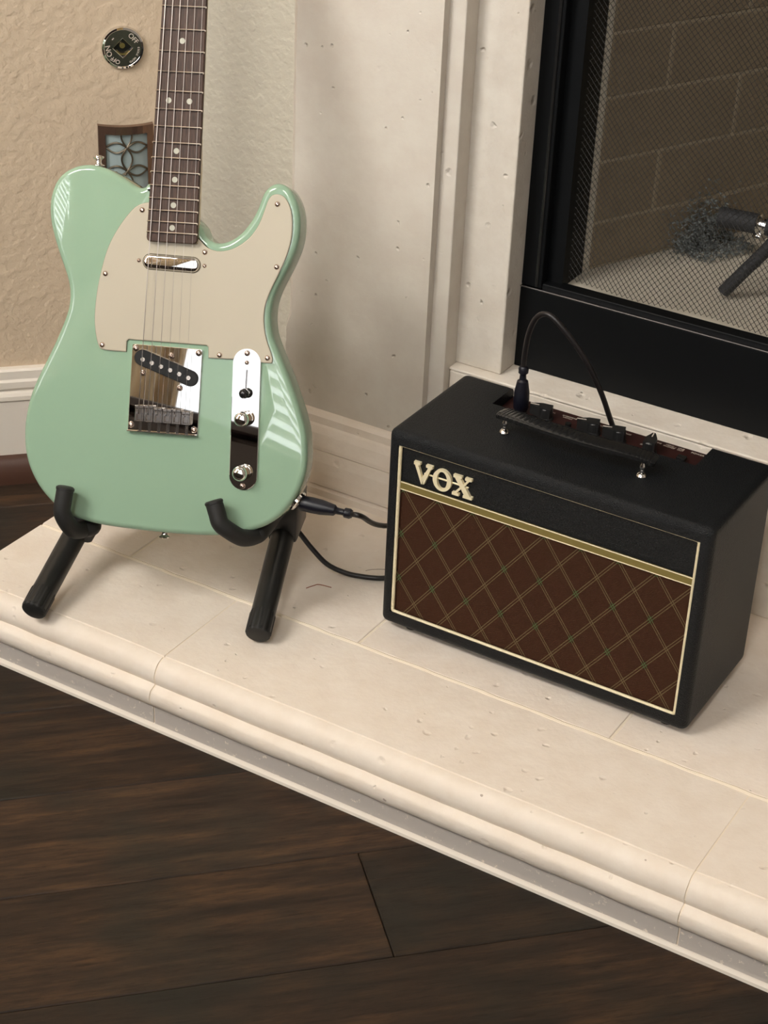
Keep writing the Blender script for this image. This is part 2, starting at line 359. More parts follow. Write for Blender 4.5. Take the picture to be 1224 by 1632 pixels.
# firebox shell
fadd('firebox_floor',box(NB(),.0,.906,.345,.90,.290,.312),'firebox_floor',label='pale refractory firebox floor')
fadd('hood',box(NB(),-.02,.926,.345,.95,1.0,1.03))
fadd('back_panel',box(NB(),.10,.806,.88,.90,.312,1.0),'firebrick_mortar')
P0=Vector((.0293,.3966,0)); TD=Vector((.0973,.2162,0)).normalized(); ND=Vector((.9119,-.4103,0))
def splay(name,s0,s1,z0,z1,o0,o1,m,flip=False,bev=.0015):
    bm=box(NB(),s0,s1,o0,o1,z0,z1,None,bev,1)
    for v in bm.verts:
        p=P0+TD*v.co.x+ND*v.co.y; z=v.co.z
        v.co=Vector((.906-p.x if flip else p.x,p.y,z))
    return fadd(name,bm,m)
for fl_ in (False,True):
    splay('side_lining',-.012,.56,.312,1.0,-.02,-.0012,'firebrick_mortar',fl_)
    zs=[.314,.3725,.4495,.5275,.6040,.6815,.7590,.8365,.914]
    for i,(z0,z1) in enumerate(zip(zs,zs[1:])):
        if i%2==0: cuts=[.0145,.230,.4695,.56]
        else: cuts=[.0145,.110,.350,.56]
        for a,c in zip(cuts,cuts[1:]):
            splay('brick',a+.0020,c-.0020,z0+.0020,z1-.0020,-.004,.0008,'firebrick',fl_)
    splay('corner_strip',-.010,.0150,.312,1.0,-.004,.0012,'firebox_floor',fl_)
# woven chain screen: interlocked zigzag wires, one joined part of the insert
def wire_screen():
    vs=[];fs=[]; cw=.0035; ch=.0040; r=.00050; z0=.3165; z1=.962
    nx=int((.888-.0192)/cw); nz=int((z1-z0)/ch); q3=[(r*math.cos(a),r*math.sin(a)) for a in (0,2.0944,4.1888)]
    prof=[]
    for jn in range(nz*3+1):
        t=jn/3.; k=t%2; tri=(k if k<1 else 2-k)*2-1
        prof.append((cw*.60*(tri*.8+.2*math.sin(tri*math.pi/2)),.0009*math.cos(t*math.pi),z0+t*ch))
    for i in range(nx):
        xc=.0192+cw*(i+.5); sg=1 if i%2 else -1
        yb=.3560+.004*math.sin(xc*38.0)
        for jn,(dx,dy,z) in enumerate(prof):
            b=len(vs)
            for cx,cy in q3: vs.append((xc+sg*dx+cx,yb+sg*dy+cy,z))
            if jn:
                for q in range(3):
                    q2=(q+1)%3; fs.append((b-3+q,b-3+q2,b+q2,b+q))
    return vs,[],fs
ws=fadd('wire_screen',wire_screen(),'wire_black'); ws['kind']='stuff'; ws['label']='black woven wire mesh curtain'
# ================================================================ ROOM WINDOWS (behind and left of the photographer), upper pair added as top light
def window(name,M,w,h,em,label,slats=True):
    r=struct(empty(name,M.translation),label)
    def a(n,bm,m): bm.transform(M); return keep(obj(n,bm,m),r)
    a('pane',box(NB(),-w/2,w/2,-.004,.002,-h/2,h/2),em)
    f=.06
    bm=NB(); box(bm,-w/2-f,w/2+f,-.03,.012,h/2,h/2+f); box(bm,-w/2-f,w/2+f,-.05,.012,-h/2-f,-h/2); box(bm,-w/2-f,-w/2,-.03,.012,-h/2,h/2); box(bm,w/2,w/2+f,-.03,.012,-h/2,h/2)
    box(bm,-.02,.02,-.03,.01,-h/2,h/2); a('window_frame',bm,'white_trim')
    if slats:
        n=int(h/.062)
        for i in range(n):
            z=-h/2+.03+i*.062; b=box(NB(),-w/2,w/2,-.026,.026,-.0014,.0014); b.transform(Matrix.Translation((0,-.062,z))@Matrix.Rotation(math.radians(-14),4,'X')); a('slat',b,'blind_white')
    return r
window('window_1',Matrix.Translation((.90,-2.645,1.77))@Matrix.Rotation(math.pi,4,'Z'),.78,1.33,'daylight_front','wide bright window with white blinds behind the photographer')
window('window_3',Matrix.Translation((.0,-2.645,1.80))@Matrix.Rotation(math.pi,4,'Z'),.86,1.40,'daylight_sheer','narrow window with a thin shade behind the photographer',False)
window('window_2',Matrix.Translation((-1.15,-2.645,1.77))@Matrix.Rotation(math.pi,4,'Z'),1.0,1.33,'daylight_left','bright window with blinds on the left behind the photographer')
window('added_window_4',Matrix.Translation((.95,-2.645,3.2))@Matrix.Rotation(math.pi,4,'Z'),.55,.95,'added_top_light','added upper right window, unseen behind the camera, for top light',False)  # added high pane, brightens level surfaces against upright ones
window('added_window_5',Matrix.Translation((-1.15,-2.645,3.2))@Matrix.Rotation(math.pi,4,'Z'),1.35,.95,'added_top_light','added upper left window, unseen behind the camera, for top light',False)  # second added pane, wider, gives more top light from the left
cu_=NB(); P=[(-.42+.005*i,-2.60+.018*math.sin(i*.62)) for i in range(92)]
a_=[cu_.verts.new((x,y,1.0)) for x,y in P]; b_=[cu_.verts.new((x,y,2.58)) for x,y in P]
for i in range(91): cu_.faces.new((a_[i],a_[i+1],b_[i+1],b_[i]))
co_=obj('curtain',cu_,'curtain_cloth',None,True); so_=co_.modifiers.new('s','SOLIDIFY'); so_.thickness=.003
tag(co_,'beige curtain added unseen behind the camera to show in reflections','curtain')  # unseen, placed for the chrome and lacquer to mirror
sb=tag(empty('reflection_sideboard',(.6,-2.4,FLOOR)),'added long dark wooden cabinet, unseen behind the camera, for dark reflections','reflection_sideboard')  # unseen, put in as a dark mass for the chrome to reflect
keep(obj('cabinet_body',box(NB(),-1.9,2.4,-2.62,-2.16,FLOOR+.08,.935,None,.004,1),'dark_wood'),sb)
keep(obj('top',box(NB(),-1.93,2.43,-2.635,-2.13,.935,.96,None,.004,1),'dark_wood'),sb)
for i in range(8):
    d_=keep(obj('door',box(NB(),-1.89+i*.536,-1.89+i*.536+.52,-2.16,-2.142,FLOOR+.10,.92,None,.004,1),'dark_wood'),sb)
for x in (-1.8,.3,2.3): keep(obj('plinth',box(NB(),x-.03,x+.03,-2.6,-2.2,FLOOR,FLOOR+.08),'dark_wood'),sb)
# ================================================================ ELECTRIC GUITAR
GR=Matrix(((0.92683396,-0.18437594,0.32708458),(0.37344516,0.36228701,-0.85398292),(0.03895541,0.91364853,0.40463421)))
GP=Vector((-0.22970185,-0.09565046,0.25204990))
U0,V0=.0,-.135      # the empty sits at the strap button end of the body
GM=Matrix.Translation(GP)@GR.to_4x4()
def gw(u,v,h): return GM@Vector((u,v,h))
gt=tag(empty('electric_guitar'),'seafoam green electric guitar with cream pickguard leaning on a black stand','guitar')
gt.matrix_world=GM@Matrix.Translation((U0,V0,0))
def G(name,bm,m,parent=gt,smooth=False,label=None,loc=True):
    if isinstance(bm,bmesh.types.BMesh):
        bm.transform(Matrix.Translation((-U0,-V0,0)))
    else: bm=([(x-U0,y-V0,z) for x,y,z in bm[0]],bm[1],bm[2])
    return obj(name,bm,m,parent,smooth,label)
BODY=[(-0.0306,0.2469),(-0.0332,0.2434),(-0.0359,0.2405),(-0.0405,0.2397),(-0.0463,0.241),(-0.0535,0.2449),(-0.063,0.2505),(-0.0725,0.2555),(-0.0831,0.2593),(-0.0937,0.2615),(-0.1041,0.2615),(-0.1145,0.2592),(-0.1246,0.2542),(-0.1331,0.2471),(-0.1384,0.2378),(-0.1414,0.2277),(-0.1427,0.2176),(-0.1423,0.2076),(-0.1407,0.1965),(-0.1376,0.1855),(-0.1328,0.1724),(-0.1274,0.1581),(-0.1215,0.1451),(-0.1174,0.1341),(-0.1152,0.123),(-0.115,0.112),(-0.1164,0.1013),(-0.12,0.0899),(-0.1256,0.0743),(-0.1322,0.0585),(-0.1389,0.0438),(-0.1456,0.029),(-0.1514,0.0152),(-0.1559,0.0005),(-0.1589,-0.0172),(-0.1599,-0.0307),(-0.1595,-0.0416),(-0.1581,-0.0554),(-0.1546,-0.0689),(-0.1487,-0.0821),(-0.1396,-0.0964),(-0.1295,-0.1071),(-0.1197,-0.1155),(-0.1089,-0.1222),(-0.0977,-0.127),(-0.0834,-0.1303),(-0.0678,-0.1325),(-0.0501,-0.1338),(-0.0237,-0.1349),(0.0058,-0.1356),(0.0337,-0.1355),(0.0621,-0.1341),(0.0832,-0.1313),(0.1061,-0.1247),(0.1204,-0.1184),(0.1333,-0.1091),(0.1429,-0.0981),(0.1508,-0.0852),(0.1568,-0.0726),(0.1601,-0.0611),(0.1614,-0.0509),(0.1616,-0.0387),(0.1608,-0.0267),(0.159,-0.0147),(0.156,-0.0039),(0.1522,0.0074),(0.1479,0.0187),(0.1416,0.0339),(0.1361,0.0462),(0.1306,0.0576),(0.1242,0.0709),(0.1183,0.0824),(0.1144,0.0922),(0.1124,0.103),(0.1117,0.114),(0.1125,0.1241),(0.1147,0.1334),(0.1188,0.1437),(0.1233,0.1536),(0.1275,0.1626),(0.1323,0.1744),(0.1365,0.1867),(0.1384,0.2001),(0.1382,0.2133),(0.1366,0.2241),(0.1336,0.2335),(0.1286,0.2429),(0.1214,0.2508),(0.1125,0.2539),(0.1039,0.2515),(0.0981,0.246),(0.0942,0.2385),(0.0917,0.2286),(0.0873,0.2175),(0.0806,0.2062),(0.0736,0.1974),(0.0653,0.1907),(0.0567,0.1865),(0.048,0.1851),(0.0403,0.1868),(0.0338,0.1925),(0.0293,0.2006),(0.027,0.2066)]
GUARD=[(-0.0292,0.2247),(-0.0352,0.2237),(-0.0434,0.2198),(-0.0503,0.2129),(-0.0582,0.202),(-0.066,0.1888),(-0.0726,0.1743),(-0.0767,0.16),(-0.0801,0.1434),(-0.0829,0.1257),(-0.0842,0.1055),(-0.084,0.0926),(-0.0823,0.0798),(-0.0792,0.0681),(-0.0765,0.0629),(-0.0728,0.0613),(-0.0464,0.0611),(-0.0463,0.0728),(-0.0443,0.0749),(0.0434,0.0744),(0.0454,0.0729),(0.0462,0.0609),(0.074,0.0614),(0.1148,0.0597),(0.1172,0.0609),(0.1177,0.0641),(0.1159,0.0704),(0.1116,0.0801),(0.1081,0.09),(0.1059,0.1008),(0.1051,0.1117),(0.106,0.1227),(0.1092,0.1339),(0.1132,0.1442),(0.1177,0.1544),(0.1224,0.1662),(0.1269,0.1787),(0.1303,0.1946),(0.1305,0.209),(0.1291,0.221),(0.1261,0.2304),(0.1207,0.2385),(0.1143,0.2417),(0.1081,0.2411),(0.1034,0.2375),(0.1002,0.2289),(0.0971,0.2178),(0.0917,0.2042),(0.0837,0.1929),(0.0743,0.1851),(0.0646,0.1796),(0.0522,0.1767),(0.0421,0.1782),(0.0343,0.1826),(0.0277,0.1888)]
def smooth_closed(pts,n,it,lock=()):
    P=[Vector((x,y,0)) for x,y in pts]; P=spline(P,n,True)
    for _ in range(it): P=[P[i]*.5+(P[i-1]+P[(i+1)%len(P)])*.25 for i in range(len(P))]
    return [(p.x,p.y) for p in P]
def rounded_slab(outline,prof):   # prof: [(inset,h)] top to bottom
    k=len(outline); nrm=[]
    for i in range(k):
        a=Vector(outline[i-1]); b=Vector(outline[(i+1)%k]); t=(b-a).normalized(); nrm.append(Vector((-t.y,t.x)))
    area=sum(outline[i-1][0]*outline[i][1]-outline[i][0]*outline[i-1][1] for i in range(k))
    sg=1 if area>0 else -1
    bm=NB(); rings=[]
    for ins,h in prof: rings.append([bm.verts.new((outline[i][0]+sg*nrm[i].x*ins,outline[i][1]+sg*nrm[i].y*ins,h)) for i in range(k)])
    for a,b in zip(rings,rings[1:]):
        for i in range(k): bm.faces.new((a[i],a[(i+1)%k],b[(i+1)%k],b[i]))
    bm.faces.new(rings[0]); bm.faces.new(rings[-1]); return bm
bo=smooth_closed(BODY,3,5)
R=.0065; pr=[]
for i in range(7):
    t=math.radians(90*i/6); pr.append((R*(1-math.sin(t)),-R*(1-math.cos(t))))
pr+=[(R*(1-math.cos(math.radians(a))),-.045+R*(1-math.sin(math.radians(a)))) for a in (0,15,30,45,60,75,90)]
G('body',rounded_slab(bo,pr),'mint_gloss',smooth=True)
# pickguard: dark core edge, cream face (corners kept, curves smoothed)
def corner_smooth(pts,n=3,it=2,ang=35):
    out=[];k=len(pts)
    cor=[]
    for i in range(k):
        a=Vector(pts[i])-Vector(pts[i-1]); b=Vector(pts[(i+1)%k])-Vector(pts[i]); cor.append(abs(a.angle_signed(b,0))>math.radians(ang))
    P=[];Lk=[]
    S_=[Vector((x,y,0)) for x,y in pts]
    for i in range(k):
        a,b,c,d=S_[i-1],S_[i],S_[(i+1)%k],S_[(i+2)%k]
        lo=(c-b).length>.03
        for j in range(n):
            t=j/n
            p=b.lerp(c,t) if (lo or cor[i] or cor[(i+1)%k]) else .5*((2*b)+(c-a)*t+(2*a-5*b+4*c-d)*t*t+(3*b-a-3*c+d)*t**3)
            P.append(p); Lk.append((cor[i] and j==0) or lo)
    for _ in range(it): P=[P[i] if Lk[i] else P[i]*.5+(P[i-1]+P[(i+1)%len(P)])*.25 for i in range(len(P))]
    return [(p.x,p.y) for p in P]
go=corner_smooth(GUARD)
pgd=G('pickguard',rounded_slab(go,[(.0012,.0023),(.0003,.0019),(.0002,.0016)]),'cream_plastic')
G('guard_edge',rounded_slab(go,[(0,.0016),(0,.0002)]),'guard_core',pgd,label='dark edge line around the pickguard')
def screw(u,v,h,r=.0033,parent=gt,name='screw',dome=.0016):
    bm=NB(); lathe(bm,[(0,dome*.35),(r*.22,dome*.5),(r*.3,dome*.98),(r*.55,dome*.86),(r*.85,dome*.5),(r,0),(r,-.0005),(0,-.0005)],Matrix.Translation((u,v,h)),16)
    return G(name,bm,'nickel_screw',parent,True)
for u,v in [(-.0365,.2159),(-.0742,.1447),(-.0737,.0669),(.1127,.2309),(.1160,.1640),(.0358,.1748),(.0586,.0650),(.1119,.0655)]: screw(u,v,.0023,.0031)
# neck pickup
def stadium(cx,cy,L_,r,ang=0,n=12,z=0):
    P=[]
    for s,a0 in ((1,-90),(-1,90)):
        for i in range(n+1):
            a=math.radians(a0+180*i/n); P.append((s*L_/2+r*math.cos(a),r*math.sin(a)))
    c,s_=math.cos(ang),math.sin(ang); return [(cx+x*c-y*s_,cy+x*s_+y*c) for x,y in P]
npu=G('neck_pickup',rounded_slab(stadium(-.0004,.1606,.0475,.0081,-.016),[(.0034,.0061),(.0018,.0058),(.0008,.0050),(.0002,.0036),(0,.0008)]),'chrome',smooth=True)
G('pickup_ring',rounded_slab(stadium(-.0004,.1606,.0475,.0092,-.016),[(.0003,.00235),(0,.0021),(0,.0012)]),'guard_core',npu)
screw(-.0372,.1614,.0023,.0024,npu); screw(.0363,.1601,.0023,.0024,npu)
# bridge
def quad_round(pts,r,n=5):
    out=[];k=len(pts)
    for i in range(k):
        p=Vector(pts[i]); a=(Vector(pts[i-1])-p).normalized(); b=(Vector(pts[(i+1)%k])-p).normalized()
        s=p+a*r; e=p+b*r
        for j in range(n+1):
            t=j/n; q=s.lerp(p,t).lerp(p.lerp(e,t),t); out.append((q.x,q.y))
    return out
br=G('bridge_plate',rounded_slab(quad_round([(-.0397,.0706),(.0394,.0698),(.0392,-.0248),(-.0402,-.0252)],.0022),[(.0006,.0022),(.0001,.0018),(0,.0002)]),'chrome')
bang=math.atan2(.0373-.0561,.0278+.0275)
bp=G('bridge_pickup',rounded_slab(stadium(.0001,.0467,.0584,.0088,bang,14),[(.0008,.0042),(0,.0036),(0,.0018)]),'pickup_black')
G('pickup_slot',rounded_slab(stadium(.0001,.0467,.0584,.0098,bang,14),[(.0002,.0025),(0,.0023),(0,.0018)]),'chrome',bp)
for u,v in [(-.0264,.0542),(-.0160,.0511),(-.0055,.0479),(.0050,.0447),(.0153,.0412),(.0258,.0378)]:
    G('pole_piece',cyl(NB(),(u,v,.0030),(u,v,.0048),.0024,n=14),'fret_metal',bp)
for u,v in [(-.0210,.0526),(.0000,.0463),(.0208,.0395)]: G('rivet_hole',cyl(NB(),(u,v,.0040),(u,v,.0043),.0011,n=10),'black_gloss',bp)
for u,v in [(-.0353,.0660),(.0354,.0656),(-.0363,-.0180),(.0350,-.0185)]: screw(u,v,.0023,.0036,br,dome=.002)
for u,v in [(.0051,.0604),(-.0258,.0393),(.0164,.0259)]: screw(u,v,.0023,.0033,br,'height_screw',.0024)
SU=[-.0262+.0105*i for i in range(6)]
for i,u in enumerate(SU):
    v1=.0042-(.0006*i)+(.0012 if i in(1,4) else 0); v0=-.0135
    bm=NB(); w=.0049
    # block saddle: raised cheeks with a sunk middle
    box(bm,u-w,u+w,v0,v1,.0024,.0056,None,.0004,1); box(bm,u-w,u-w+.0022,v0,v1,.005,.0088,None,.0005,1); box(bm,u+w-.0022,u+w,v0,v1,.005,.0088,None,.0005,1)
    box(bm,u-w,u+w,v1-.0035,v1,.005,.0096,None,.0007,2); box(bm,u-w,u+w,v0,v0+.0022,.005,.0084,None,.0005,1)
    sd=G('saddle',bm,'nickel',br)
    for s in(-1,1): G('set_screw',cyl(NB(),(u+s*.0028,v0+.0090,.006),(u+s*.0028,v0+.0090,.0097),.0010,n=8),'dark_steel',br)
    G('intonation_screw',cyl(NB(),(u,v0,.0056),(u,-.0238,.0050),.0011,n=8),'dark_steel',br)
G('bridge_lip',box(NB(),-.0401,.0391,-.0252,-.0238,.0020,.0075,None,.0005,1),'chrome',br)
# control plate
ca=math.atan2(.0765+.0805,.0890-.0931)  # from lower end to upper end
cpl=G('control_plate',rounded_slab(stadium(.0911,-.0028,.1236,.0157,ca,16),[(.0006,.0024),(.0001,.0020),(0,.0002)]),'chrome')
def cp_pt(t): return (.0911+(-.0020)*t/.0775,-.0028+t)
for t,hh in ((.0720,0),(.0618,0),(-.0730,0)):
    u,v=cp_pt(t); screw(u,v,.0024,.0032 if t>.07 or t<0 else .0024,cpl)
u,v=cp_pt(.040); u2,v2=cp_pt(.041)
G('switch_slot',box(NB(),u-.0009,u+.0009,v-.014,v+.014,.0022,.00255),'dark_steel',cpl)
sw=NB(); u,v=cp_pt(.030); cyl(sw,(u,v,.002),(u,v-.0006,.012),.0014,n=8)
swo=G('selector_switch',sw,'chrome',cpl)
bm=NB(); lathe(bm,[(0,.0090),(.0025,.0086),(.0047,.0068),(.0056,.0040),(.0052,.0012),(.0035,-.0008),(0,-.0012)],Matrix.Translation((u,v-.0006,.0085))@Matrix.Rotation(.25,4,'X'),18)
G('switch_tip',bm,'black_gloss',cpl,True)
for t in (.0008,-.0583):
    u,v=cp_pt(t); bm=NB(); r=.0078
    pf=[(0,.0222),(.0035,.0221),(.0058,.0216),(.0070,.0206),(.0076,.0192),(.0078,.0180)]
    for k in range(9): pf+=[(.0079 if k%2 else .0083,.0172-k*.0014)]
    pf+=[(.0084,.0050),(.0084,.0034),(.0078,.0030),(.0078,.0025)]
    lathe(bm,pf,Matrix.Translation((u-.0006,v,0)),28); G('knob',bm,'chrome',cpl,True)
# neck, fretboard
NV=.648
def fw(v): return (.0278+(.0210-.0278)*(v-.1925)/(.648-.1925))  # half width of the board
nk=NB(); secs=[.1838,.19,.23,.262,.30,.40,.50,.60,.655]; rings=[]
for v in secs:
    w=fw(v)-.0002; d=.0195 if v>=.27 else .024; ring=[]
    for j in range(13):
        a=math.pi*j/12; ring.append(nk.verts.new((-w*math.cos(a),v,.0048-d*(math.sin(a)**.8 if v>=.27 else min(1,math.sin(a)*1.9)))))
    rings.append(ring)
for a,b in zip(rings,rings[1:]):
    for j in range(12): nk.faces.new((a[j],a[j+1],b[j+1],b[j]))
    nk.faces.new((a[12],a[0],b[0],b[12]))
nk.faces.new(rings[0]); nk.faces.new(rings[-1])
neck=G('neck',nk,'maple',smooth=True)
fbp=[(-.0281,.1870),(-.0272,.1842),(-.0245,.1826),(.0245,.1826),(.0272,.1842),(.0281,.1870),(fw(.648),.648),(-fw(.648),.648)]
# finer along the length so that the taper is straight
fb=G('fretboard',rounded_slab(fbp,[(.0008,.0100),(0,.0092),(0,.0046)]),'rosewood',neck)
for k in range(1,22):
    v=.648*2**(-k/12.); w=fw(v)
    bm=NB(); P=[(-w,v,.0098),(-w+.0006,v,.0106),(0,v,.0108),(w-.0006,v,.0106),(w,v,.0098)]
    tube(bm,P,.0011,6); G('fret',bm,'fret_metal',neck,True)
fv=lambda k:.648*2**(-k/12.)
for k in (3,5,7,9,15,17,19,21,12):
    vm=(fv(k)+fv(k-1))/2
    for u in ((-.0115,.0115) if k==12 else (0,)): G('dot_inlay',cyl(NB(),(u,vm,.0095),(u,vm,.01015),.0031,n=18),'dot_inlay',neck)
hs=[(-.021,.645),(-.024,.665),(-.036,.675),(-.040,.695),(-.030,.83),(-.010,.842),(.010,.83),(.020,.80),(.030,.74),(.030,.70),(.0215,.665),(.021,.645)]
G('headstock',rounded_slab(smooth_closed(hs,3,2),[(.001,-.0005),(0,-.0015),(0,-.0145),(.001,-.0155)]),'maple')
G('nut',box(NB(),-.021,.021,.6485,.6525,.004,.0115,None,.0005,1),'cream_plastic',neck)
for i in range(6):
    v=.695+i*.0245; u=-.028+.0018*i; bm=NB(); cyl(bm,(u+.004,v,-.001),(u+.004,v,.010),.0032,n=12); box(bm,u-.026,u-.012,v-.004,v+.004,-.014,-.002,None,.0015,2); cyl(bm,(u-.014,v,-.010),(u+.004,v,-.010),.002,n=8)
    G('tuner',bm,'chrome')
for i,u in enumerate(SU):
    r=[.00052,.00043,.00036,.00026,.00020,.00017][i]; un=-.0175+.007*i; bm=NB()
    tube(bm,[(u,-.0055,.0096),(u+(un-u)*.002,.0,.0112),(un,.650,.0120),(-.024+.0018*i,.695+i*.0245,.006)],r,5,True)
    G('string',bm,'string_metal',smooth=True)
# strap buttons and jack
def button(p,d,name='strap_button'):
    bm=NB(); lathe(bm,[(0,.0115),(.0035,.0112),(.0062,.0100),(.0064,.0088),(.0036,.0068),(.0030,.0045),(.0038,.0020),(.0066,.0006),(.0066,0),(0,0)],frame_to(p,d),20); return G(name,bm,'chrome',smooth=True)
def outline_at(u=None,v=None,side=0): pass
button((-.0955,.2618,-.0225),(-.08,1,0)); button((.0018,-.1335,-.0225),(0,-1,0))
jd=Vector((.80,-.60,0)).normalized(); jp=Vector((.1500,-.0895,-.0225))
bm=NB(); lathe(bm,[(.0040,.0002),(.0048,.0012),(.0110,.0030),(.0122,.0018),(.0122,-.001),(0,-.001)],frame_to(jp,jd),24); G('jack_cup',bm,'chrome',smooth=True)
# ================================================================ GUITAR STAND
st=tag(empty('guitar_stand',(-.24,-.02,0)),'black tubular A-frame guitar stand with ribbed rubber feet and cradle hooks','stand')
def ST(name,bm,m='black_tube',parent=None,smooth=True,label=None):
    o=keep(obj(name,bm,m,None,smooth),st)
    if parent: o.parent=parent; o.matrix_parent_inverse=Matrix.Identity(4)
    if label: o['label']=label
    return o
def foot(p,d,parent):   # ribbed rubber cap at p, tube leaves along d
    d=Vector(d).normalized(); M=frame_to(p,d); bm=NB(); n=48; rg=[]
    for z,r,k in [(0,.0118,0),(.0014,.0140,0),(.003,.0148,1),(.028,.0150,1),(.031,.0140,0),(.0315,.0126,0)]:
        rg.append([bm.verts.new(M@Vector(((r-(.0014 if (k and (i//2)%2) else 0))*math.cos(2*math.pi*i/n),(r-(.0014 if (k and (i//2)%2) else 0))*math.sin(2*math.pi*i/n),z))) for i in range(n)])
    for a,b in zip(rg,rg[1:]):
        for i in range(n): bm.faces.new((a[i],a[(i+1)%n],b[(i+1)%n],b[i]))
    bm.faces.new(rg[0]); bm.faces.new(rg[-1]); return ST('rubber_foot',bm,'black_rubber',parent)
ends={}
for key,F,dr,ln in (('L',(-.3313,-.2150,.0148),(-.218,.917,.331),.30),('R',(-.0943,-.1096,.0148),(-.348,.864,.3655),.22)):
    F=Vector(F); d=Vector(dr).normalized(); e=F+d*ln; ends[key]=(F,d,e)
    lg=ST('leg',cyl(NB(),F+d*.004,e,.0141,n=28)); foot(F-d*.001,d,lg)
    # stays from the apex down to the back of the hearth
    rf=Vector((-.262,.125,.016)) if key=='R' else Vector((-.425,.150,.016))
    rd=(e-rf).normalized(); l2=ST('rear_leg',cyl(NB(),rf+rd*.004,e,.0105,n=24)); foot(rf,rd,l2)
FL_,dL,eL=ends['L']; FR_,dR,eR=ends['R']
ST('cross_bar',cyl(NB(),eL-dL*.02,eR-dR*.02,.0095,n=20))
tops={}
for key,s,ub,arm in (('L',.150,-.118,None),('R',.175,.085,None)):
    F,d,e=ends[key]; hb=F+d*s
    top=gw(ub*.75,.16,-.045-.0125); tops[key]=top
    ST('upright',tube(NB(),spline([hb+Vector((0,0,.0)),hb+Vector((0,0,.05)),(hb+Vector((0,0,.05))).lerp(top,.6),top],6),.0095,16))
    bm=box(NB(),-.0175,.0175,-.036,.026,-.024,.034,None,.005,2)
    bm.transform(Matrix.Translation(hb+Vector((0,.0,.006)))@Matrix.Rotation(math.radians(22),4,'Z')); ST('hinge_bracket',bm,'black_plastic')
    ends[key+'h']=hb
ST('back_rest',cyl(NB(),tops['L'],tops['R'],.0115,n=20),'black_rubber')
def arm(key,local):
    hb=ends[key+'h']; P=[gw(*q) for q in local]; c=P[0]
    path=spline(P+[hb+Vector((0,-.012,.022))],8)
    o=ST('cradle_hook',tube(NB(),path,.0097,18),'black_rubber'); d=(P[0]-P[1]).normalized()
    ST('end_cap',lathe(NB(),[(0,.0030),(.0085,.0026),(.0103,.0012),(.0103,-.0012),(.0093,-.0018),(.0093,-.004)],frame_to(P[0],d),24),'black_rubber',o)
ARML=[(-0.1016,-0.093,0.0215),(-0.1031,-0.1056,0.0215),(-0.1043,-0.1184,0.0205),(-0.1004,-0.1305,0.015),(-0.0962,-0.14,0.002),(-0.0911,-0.1413,-0.014),(-0.0851,-0.1373,-0.034)]
ARMR=[(0.0664,-0.0944,0.0215),(0.0705,-0.1058,0.0215),(0.0746,-0.1165,0.021),(0.083,-0.1239,0.0165),(0.0959,-0.1326,0.003),(0.1065,-0.1315,-0.013),(0.1119,-0.1254,-0.032)]
arm('L',ARML); arm('R',ARMR)
# ================================================================ AMPLIFIER
am=tag(empty('guitar_amplifier',(.19,.085,0)),'small black combo guitar amplifier with brown diamond grille cloth on the hearth','amplifier')
def A(name,bm,m,parent=None,smooth=False,label=None):
    o=keep(obj(name,bm,m,None,smooth),am)
    if parent: o.parent=parent; o.matrix_parent_inverse=Matrix.Identity(4)
    if label: o['label']=label
    return o
cab=obj('cabinet',box(NB(),0,.38,0,.17,.010,.260,None,.0085,5),'leatherette',None,True)
cuts=[obj('c1',box(NB(),.0125,.3660,-.02,.0130,.0275,.2432),'leatherette'),obj('c2',box(NB(),.0640,.3085,.1175,.20,.2470,.30),'leatherette')]
for c in cuts:
    md=cab.modifiers.new('b','BOOLEAN'); md.object=c; md.operation='DIFFERENCE'; md.solver='EXACT'
bpy.context.view_layer.update()
dg=bpy.context.evaluated_depsgraph_get(); me=bpy.data.meshes.new_from_object(cab.evaluated_get(dg)); cab.modifiers.clear(); cab.data=me; me.name='cabinet'
for c in cuts: bpy.data.objects.remove(c)
me.materials.clear(); me.materials.append(MATS['leatherette'])
for p in me.polygons: p.use_smooth=True
me.set_sharp_from_angle(angle=math.radians(35)); keep(cab,am)
A('upper_panel',box(NB(),.0130,.3655,.0045,.012,.1975,.2430,None,.001,1),'leatherette')
A('grille_cloth',box(NB(),.0130,.3655,.0055,.012,.0280,.1890,None,.0008,1),'grille_cloth',label='brown cloth woven with a diamond pattern')
gs=A('gold_strip',box(NB(),.0150,.3640,.0032,.007,.1885,.1975,None,.0004,1),'gold_strip',label='brushed gold strip')
for z in (.1885,.1973): A('strip_edge',cyl(NB(),(.0150,.0034,z),(.3640,.0034,z),.0007,n=8),'ivory_piping',gs)
x0,x1,z0,z1=.0145,.3645,.0275,.2432; rr=.0035; P=[]
for cx,cz,a0 in ((x1-rr,z1-rr,0),(x0+rr,z1-rr,90),(x0+rr,z0+rr,180),(x1-rr,z0+rr,270)):
    for i in range(5): a=math.radians(a0+22.5*i); P.append((cx+rr*math.cos(a),.0030,cz+rr*math.sin(a)))
A('piping',tube(NB(),P,.0021,10,closed=True),'ivory_piping',smooth=True,label='cream piping around the front')
for x in (.03,.35):
    for y in (.025,.145): A('foot',lathe(NB(),[(0,.0125),(.0095,.0125),(.0085,0),(0,0)],Matrix.Translation((x,y,0)),20),'black_rubber')
